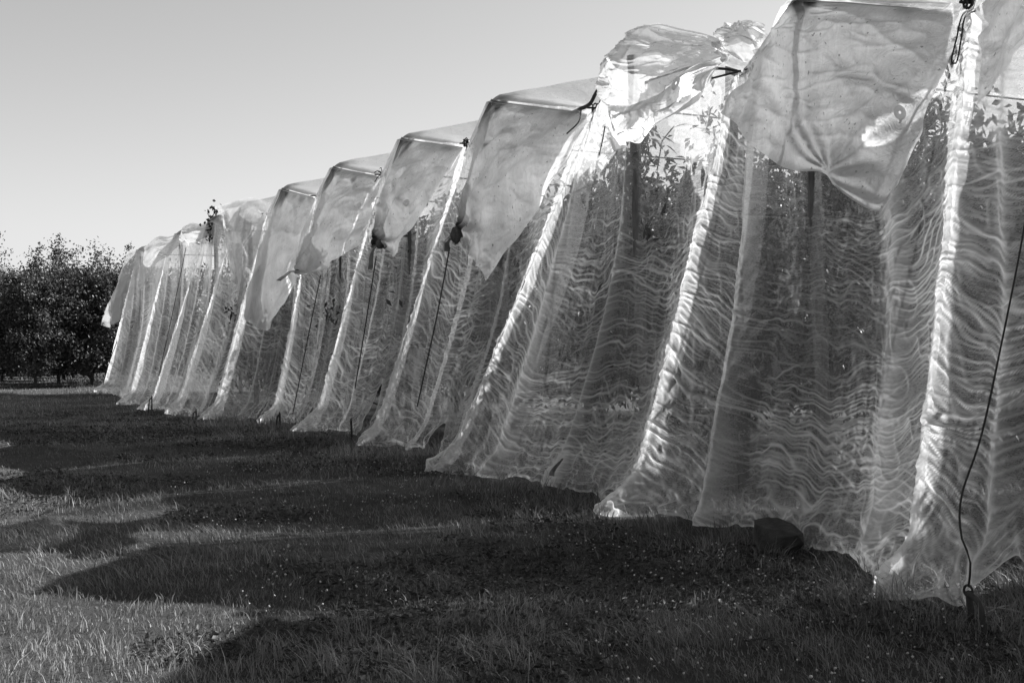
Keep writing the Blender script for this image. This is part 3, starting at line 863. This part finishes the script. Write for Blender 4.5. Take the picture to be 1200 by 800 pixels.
# ------------------------------------------------------------------ trees
def leaf_cards(C, length, width, dirs, normals, fold=.25):
    """C centres (n,3), dirs unit (n,3) along the leaf, normals (n,3); six-vertex folded, curved leaves"""
    n = len(C)
    side = np.cross(dirs, normals); side /= np.maximum(np.linalg.norm(side, axis=1), 1e-6)[:, None]
    nrm = np.cross(side, dirs)
    l = length[:, None]; w = width[:, None]
    base = C
    m1 = C + dirs * l * .5 - nrm * w * fold
    tip = C + dirs * l - nrm * l * .10
    a = C + dirs * l * .42 + side * w * .5 + nrm * w * fold * .5
    b = C + dirs * l * .42 - side * w * .5 + nrm * w * fold * .5
    V = np.stack([base, a, m1, b, tip], 1).reshape(-1, 3)
    i = np.arange(n)[:, None] * 5
    F = np.concatenate([i + [0, 1, 2], i + [0, 2, 3], i + [2, 1, 4], i + [3, 2, 4]], 0)
    return V, F

def unit(v): return v / np.maximum(np.linalg.norm(v, axis=-1, keepdims=True), 1e-9)

def tree_meshes(seed, h, crown_lo, rad, n_leaf, leaf_l, leaf_w, droop, nclump=70, bush=0.0):
    r = np.random.default_rng(seed)
    lines = []
    tr = catmull([(0, 0, -.05), (r.normal(0, .03), r.normal(0, .03), h * .3), (r.normal(0, .06), r.normal(0, .06), h * .6), (r.normal(0, .08), r.normal(0, .08), h * .93)], 12)
    lines.append((tr, np.linspace(.065, .012, 12)))
    tips = []
    for b in range(16):
        f = r.uniform(crown_lo / h * .8, .9)
        p0 = tr[int(f * 11)]
        a = r.uniform(0, 2 * PI)
        ln = rad * r.uniform(.6, 1.05) * (1.1 - .45 * f)
        el = r.uniform(.1, .9)
        p2 = p0 + np.array([math.cos(a) * ln, math.sin(a) * ln, ln * el])
        p1 = (p0 + p2) / 2 + np.array([0, 0, -.05]) + r.normal(0, .05, 3)
        p2[2] = min(p2[2], h * .97)
        c = catmull([p0, p1, p2], 8)
        lines.append((c, np.linspace(.026, .006, 8)))
        for q in (3, 5, 6, 7): tips.append(c[q])
        for w in range(2):
            s = c[r.integers(3, 8)]
            e = s + r.normal(0, .22, 3) + np.array([0, 0, .12])
            lines.append((np.array([s, (s + e) / 2 + r.normal(0, .02, 3), e]), np.array([.009, .007, .003])))
            tips.append(e)
    for q in range(8):  # upright shoots
        s = tr[r.integers(6, 12)] + r.normal(0, .15, 3) * [1, 1, .3]
        e = s + np.array([r.normal(0, .12), r.normal(0, .12), r.uniform(.25, .95 if bush and n_leaf > 9000 else .6)])
        lines.append((np.array([s, (s + e) / 2, e]), np.array([.010, .007, .003]))); tips.append(e); tips.append((s + e) / 2)
    tips = np.array(tips)
    wood = tubes('trunk', lines, 5)
    # clumps round the twig ends plus a few loose ones
    cl = np.vstack([tips, np.stack([r.normal(0, rad * .45, nclump), r.normal(0, rad * .45, nclump), r.uniform(crown_lo, h * .9, nclump)], -1)])
    wts = r.uniform(.3, 1.4, len(cl)); wts /= wts.sum()
    ci = r.choice(len(cl), n_leaf, p=wts)
    sc = r.uniform(.09, .24, len(cl)) * (bush or 1)
    C = cl[ci] + r.normal(0, 1, (n_leaf, 3)) * sc[ci][:, None] * [1, 1, .9]
    C[:, 2] = np.maximum(C[:, 2], crown_lo * r.uniform(.75, 1.05, n_leaf))
    dirs = unit(r.normal(0, 1, (n_leaf, 3)) + np.array([0, 0, -droop]))
    nr = unit(r.normal(0, .7, (n_leaf, 3)) + np.array([0, 0, 1.0]))
    L_ = leaf_l * r.uniform(.6, 1.2, n_leaf); W_ = leaf_w * r.uniform(.7, 1.2, n_leaf)
    V, F = leaf_cards(C, L_, W_, dirs, nr)
    me = raw_mesh('crown', V, F, True)
    tone = np.repeat(np.clip(r.normal(.45, .25, n_leaf), 0, 1), 5)
    a = me.attributes.new('tone', 'FLOAT', 'POINT'); a.data.foreach_set('value', tone.astype(np.float32))
    return wood, me

cherry = [tree_meshes(200 + i, 3.95, .75, 1.05, 8200, .13, .052, 1.1, 110, .8) for i in range(4)]
for w, c in cherry:
    w.materials.append(M_BARK); c.materials.append(M_LEAF)
plum = [tree_meshes(300 + i, 4.05, .45, 1.3, 13000, .10, .065, .3, 220, .75) for i in range(4)]
for w, c in plum:
    w.materials.append(M_BARK); c.materials.append(M_LEAF2)

def tree(kind, i, x, y, rz, s, name, label, group, sz=1.0):
    gz = float(terrain(x, y))
    root = empty(name, (x, y, gz), label, 'tree', group)
    root.rotation_euler = (0, 0, rz); root.scale = (s, s, s * sz)
    link('trunk', kind[i][0], None, root); link('crown', kind[i][1], None, root)
    return root

NTH = ['first', 'second', 'third', 'fourth', 'fifth', 'sixth']
ti = 0
first_trees = {}
for i, k in enumerate(ROW_Y):
    cnt = {-1: 5, 0: 5, 1: 5, 2: 5, 3: 5, 4: 4, 5: 4, 6: 3, 7: 3, 8: 3, 9: 3}[k]
    for q in range(cnt):
        x = 7.75 + q * 1.75 + random.uniform(-.15, .15); y = ROW_Y[k] + random.uniform(-.12, .12)
        t = tree(cherry, ti % 4, x, y, random.uniform(0, 6.28), random.uniform(.93, 1.03), 'cherry_tree',
                 'leafy cherry tree, %s from the netting in the %s' % (NTH[q], ORD[i]), 'cherry trees under the covers')
        if q == 0: first_trees[k] = t
        ti += 1

# single large leaves and twigs against the light at the top of the crumpled cover's curtain
lt = first_trees[1]
def leaf_mesh(seed):
    n = 9
    t = np.linspace(0, 1, n); w = np.sin(PI * t ** .8) * .22
    P = np.stack([np.stack([t, w * q, -.12 * t ** 2 + .25 * w * abs(q)], -1) for q in (-1, 0, 1)], 1)
    me = grid_mesh('leaf', P, {'tone': np.full((n, 3), .4)})
    me.materials.append(M_LEAF)
    return me
LEAF = leaf_mesh(0)
bpy.context.view_layer.update()
inv = lt.matrix_world.inverted()
def add_leaf(px, py, X, L_, dx, dz, dy=0.0):
    o = link('leaf', LEAF, None, lt)
    p = inv @ Vector(at(px, py, X))
    d = Vector((dx * CT, -dx * ST + dy, dz))
    q = d.to_track_quat('X', 'Z')
    o.location = p
    o.rotation_euler = (inv.to_3x3().normalized() @ q.to_matrix()).to_euler()
    o.scale = (L_, L_, L_)
for (px, py, L_, dx, dz) in [(722, 186, .14, .35, -.9), (729, 178, .13, -.3, -.9), (712, 190, .16, -.35, -.9), (717, 196, .15, .2, -.95), (735, 184, .13, .8, -.5),
                             (738, 176, .13, .9, -.2), (741, 192, .14, .5, -.8), (704, 186, .13, -.6, -.7), (726, 205, .12, -.7, -.6), (775, 160, .14, .9, -.4),
                             (780, 170, .14, .8, -.6), (790, 150, .13, .7, .3), (853, 158, .15, -.4, -.9), (862, 162, .15, .5, -.85), (870, 170, .13, .7, -.6), (858, 186, .15, -.7, -.6)]:
    add_leaf(px, py, 7.0, L_ * 1.15, dx, dz, random.uniform(-.3, .3))
tw = [(np.array([np.array(inv @ Vector(at(*p))) for p in ln]), .007) for ln in
      ([(716, 222, 7.0), (722, 200, 7.0), (728, 178, 7.0)], [(700, 176, 7.0), (716, 184, 7.0), (728, 180, 7.0), (745, 178, 7.0)], [(770, 200, 7.0), (776, 165, 7.0), (790, 148, 7.0)])]
for ln in tw:
    link('twig', tubes('twig', [ln], 5), M_BARK, lt)

# dark clump of leaves sticking out between two far covers
def clump(px, py, X, n, r, label):
    c = at(px, py, X)
    C = RNG.normal(0, r, (n, 3)) * [.6, 1, 1.1]
    V, F = leaf_cards(C, RNG.uniform(.08, .14, n), RNG.uniform(.05, .08, n), unit(RNG.normal(0, 1, (n, 3))), unit(RNG.normal(0, 1, (n, 3))))
    root = empty('leafy_branch', c, label, 'branch')
    o = link('leaves', raw_mesh('leaves', V, F), M_LEAF2, root)
    link('twig', tubes('twig', [(catmull([(.5, .1, -.6), (.2, 0, -.2), (0, 0, .15)], 8), .014)], 5), M_BARK, root)
clump(255, 268, 6.55, 420, .17, 'black clump of leaves sticking out beside the narrow pointed flap')

# the uncovered orchard beyond the nets
spots = [(3.9, 48.6), (5.9, 49.0), (7.6, 49.2), (2.5, 52.4), (5.0, 52.0), (7.0, 52.4), (9.0, 52.6), (3.2, 56), (5.6, 56.2), (8.0, 56.4),
         (3.8, 60), (6.4, 60.2), (9.2, 60.4), (4.4, 65), (7.4, 65.2), (5.4, 71), (8.6, 71.5)]
FL = ['nearest of the dark uncovered trees, slim bare trunk out on the grass', 'dark uncovered tree next to the nearest one, close to the last net',
      'dark uncovered tree half hidden by the last net curtain', 'dark uncovered tree at the left edge of the picture behind the nearest trunk',
      'tallest dark uncovered tree, its top standing above the others']
for i, (x, y) in enumerate(spots):
    lab = FL[i] if i < 5 else 'dark leafy tree in the depth of the uncovered orchard'
    tree(plum, i % 4, x, y, random.uniform(0, 6.28), random.uniform(1.0, 1.22) * (1.12 if i == 4 else 1), 'plum_tree', lab, 'dark uncovered orchard trees')

# ------------------------------------------------------------------ grass, clover and weeds
def scatter(n, r0, r1, a0, a1, pw, seed):
    """points on the ground with density falling as r**-pw from the camera"""
    r = np.random.default_rng(seed)
    q = 2 - pw
    u = r.random(n)
    R = (r0 ** q + u * (r1 ** q - r0 ** q)) ** (1 / q)
    A = r.uniform(a0, a1, n)
    return R * np.sin(A), R * np.cos(A), R

def blades(n, seed, r0, r1, pw, hmul=1.0, wmul=1.0, name='grass', a0=-.08, a1=.95):
    r = np.random.default_rng(seed)
    X, Y, R = scatter(n, r0, r1, a0, a1, pw, seed)
    keep = (X < 7.5) | (r.random(n) < .35)
    X, Y, R = X[keep], Y[keep], R[keep]; n = len(X)
    patch = fbm(X * .7, Y * .7, 21, 3); fine = vnoise(X * 3.1, Y * 3.1, 22)
    near_net = smooth(X, 4.4, 5.4) * 1.1
    h = (.036 + .034 * smooth(patch, .3, .7) * (.5 + fine)) * r.uniform(.35, 1.4, n) * hmul * (1 + near_net) * (.55 + .9 * smooth(vnoise(X * 6, Y * 6, 27), .3, .8))
    tall = r.random(n) < .008
    h = np.where(tall, h * 1.9, h)
    w = (.0015 + .0016 * r.random(n)) * wmul * (1 + .055 * np.maximum(R - 7, 0))
    a = r.uniform(0, 2 * PI, n)
    lean = r.uniform(.2, 1.7, n) ** 1.2
    wx = vnoise(X * .8, Y * .8, 31) * 6.28
    dx = np.cos(a) * .8 + .4 * np.cos(wx); dy = np.sin(a) * .8 + .4 * np.sin(wx)
    a2 = a + r.normal(PI / 2, .5, n); sx, sy = np.cos(a2), np.sin(a2)
    z = terrain(X, Y) - .004
    def lay(f, hh, wf):
        ox = X + dx * lean * h * f; oy = Y + dy * lean * h * f
        L_ = np.stack([ox - sx * w * wf, oy - sy * w * wf, z + h * hh], -1); R_ = np.stack([ox + sx * w * wf, oy + sy * w * wf, z + h * hh], -1)
        return L_, R_
    l0, r0_ = lay(0, 0, 1.0); l1, r1_ = lay(.35, .62, .8); t = lay(1.0, .95, 0)[0]
    V = np.stack([l0, r0_, l1, r1_, t], 1).reshape(-1, 3)
    i = np.arange(n)[:, None] * 5
    F = np.concatenate([i + [0, 1, 3], i + [0, 3, 2], i + [2, 3, 4]], 0)
    me = raw_mesh(name, V, F, False)
    tone = np.clip(.30 + .5 * (patch - .5) + .35 * (vnoise(X * 5, Y * 5, 28) - .5) + r.normal(0, .14, n), 0, 1)
    tone = np.where(r.random(n) < .07, np.clip(tone + .45, 0, 1), tone)
    at_ = me.attributes.new('tone', 'FLOAT', 'POINT'); at_.data.foreach_set('value', np.repeat(tone, 5).astype(np.float32))
    return me
tag(link('grass', blades(385000, 5, 4.5, 60, 1.5), M_GRASS), 'short rough grass of the headland with bright blades', 'grass', kind='stuff')

def weeds(n, seed):
    r = np.random.default_rng(seed)
    X, Y, R = scatter(n * 3, 4.3, 34, -.2, 1.05, 1.3, seed)
    dens = smooth(fbm(X * .8 + 3, Y * .8, 55, 3), .5, .68) + .35 * smooth(np.abs(X - 4.9), .7, .1)
    keep = (r.random(len(X)) < dens) & (X < 7)
    X, Y, R = X[keep][:n], Y[keep][:n], R[keep][:n]; n = len(X)
    C = np.stack([X, Y, terrain(X, Y) + r.uniform(.004, .045, n)], -1)
    dirs = unit(np.stack([r.normal(0, 1, n), r.normal(0, 1, n), r.uniform(-.1, .6, n)], -1))
    V, F = leaf_cards(C, r.uniform(.02, .045, n) * (1 + .02 * R), r.uniform(.014, .03, n) * (1 + .02 * R), dirs, unit(r.normal(0, .4, (n, 3)) + [0, 0, 1]))
    me = raw_mesh('clover_leaves', V, F)
    a = me.attributes.new('tone', 'FLOAT', 'POINT'); a.data.foreach_set('value', np.repeat(r.random(n), 5).astype(np.float32))
    return me
tag(link('clover_leaves', weeds(45000, 15), M_WEED), 'low clover and broad weeds in the shaded grass', 'weeds', kind='stuff')

def flowers(n, seed):
    r = np.random.default_rng(seed)
    X, Y, R = scatter(n * 9, 5.0, 32, -.3, .95, 1.1, seed)
    dens = smooth(fbm(X * .55 + 9, Y * .55, 91, 2), .48, .66) * smooth(X, 1.0, 4.2) + .25 * smooth(np.abs(X - 4.6), 1.2, .1)
    keep = (r.random(len(X)) < dens) & (X < 5.5)
    X, Y, R = X[keep][:n], Y[keep][:n], R[keep][:n]; n = len(X)
    z = terrain(X, Y) + r.uniform(.05, .13, n)
    s = r.uniform(.0028, .0062, n) * (1 + .03 * R)
    t = (1 + 5 ** .5) / 2
    ico = unit(np.array([(-1, t, 0), (1, t, 0), (-1, -t, 0), (1, -t, 0), (0, -1, t), (0, 1, t), (0, -1, -t), (0, 1, -t), (t, 0, -1), (t, 0, 1), (-t, 0, -1), (-t, 0, 1)], float))
    fi = np.array([(0, 11, 5), (0, 5, 1), (0, 1, 7), (0, 7, 10), (0, 10, 11), (1, 5, 9), (5, 11, 4), (11, 10, 2), (10, 7, 6), (7, 1, 8), (3, 9, 4), (3, 4, 2), (3, 2, 6), (3, 6, 8), (3, 8, 9), (4, 9, 5), (2, 4, 11), (6, 2, 10), (8, 6, 7), (9, 8, 1)])
    V = np.stack([X, Y, z], -1)[:, None] + ico[None] * s[:, None, None] * (1 + .25 * r.normal(0, 1, (n, 12, 1)))
    F = (np.arange(n)[:, None, None] * 12 + fi[None]).reshape(-1, 3)
    return raw_mesh('clover_flowers', V.reshape(-1, 3), F)
tag(link('clover_flowers', flowers(900, 25), M_FLOWER), 'small white clover heads dotted through the grass along the nets', 'flowers', kind='stuff')

# dry stalks on the ground at the right edge
for i, (p, q, lab) in enumerate([((1144, 714), (1198, 721), 'pale dry stalk lying straight on the dark grass at the right edge'),
                                 ((1152, 723), (1182, 713), 'shorter dry stalk crossing the straight one at the right edge'),
                                 ((1010, 716), (1062, 712), 'thin dry stalk lying in front of the gathered net foot')]):
    def gp(px, py):
        dx = (px - 600) / 1500; z = CAM_H * 1500 / (py - 402); x = dx * z
        return np.array([x * CT + z * ST, z * CT - x * ST])
    a, b = gp(*p), gp(*q)
    pts = [np.append(a + (b - a) * f, terrain(*(a + (b - a) * f)) + .035 + .015 * math.sin(f * 3)) for f in (0, .35, .7, 1)]
    rope('dry_stalk', lab, pts, .004, 'dry stalks lying on the grass', 'stalk', M_STRAW, 5, 10)
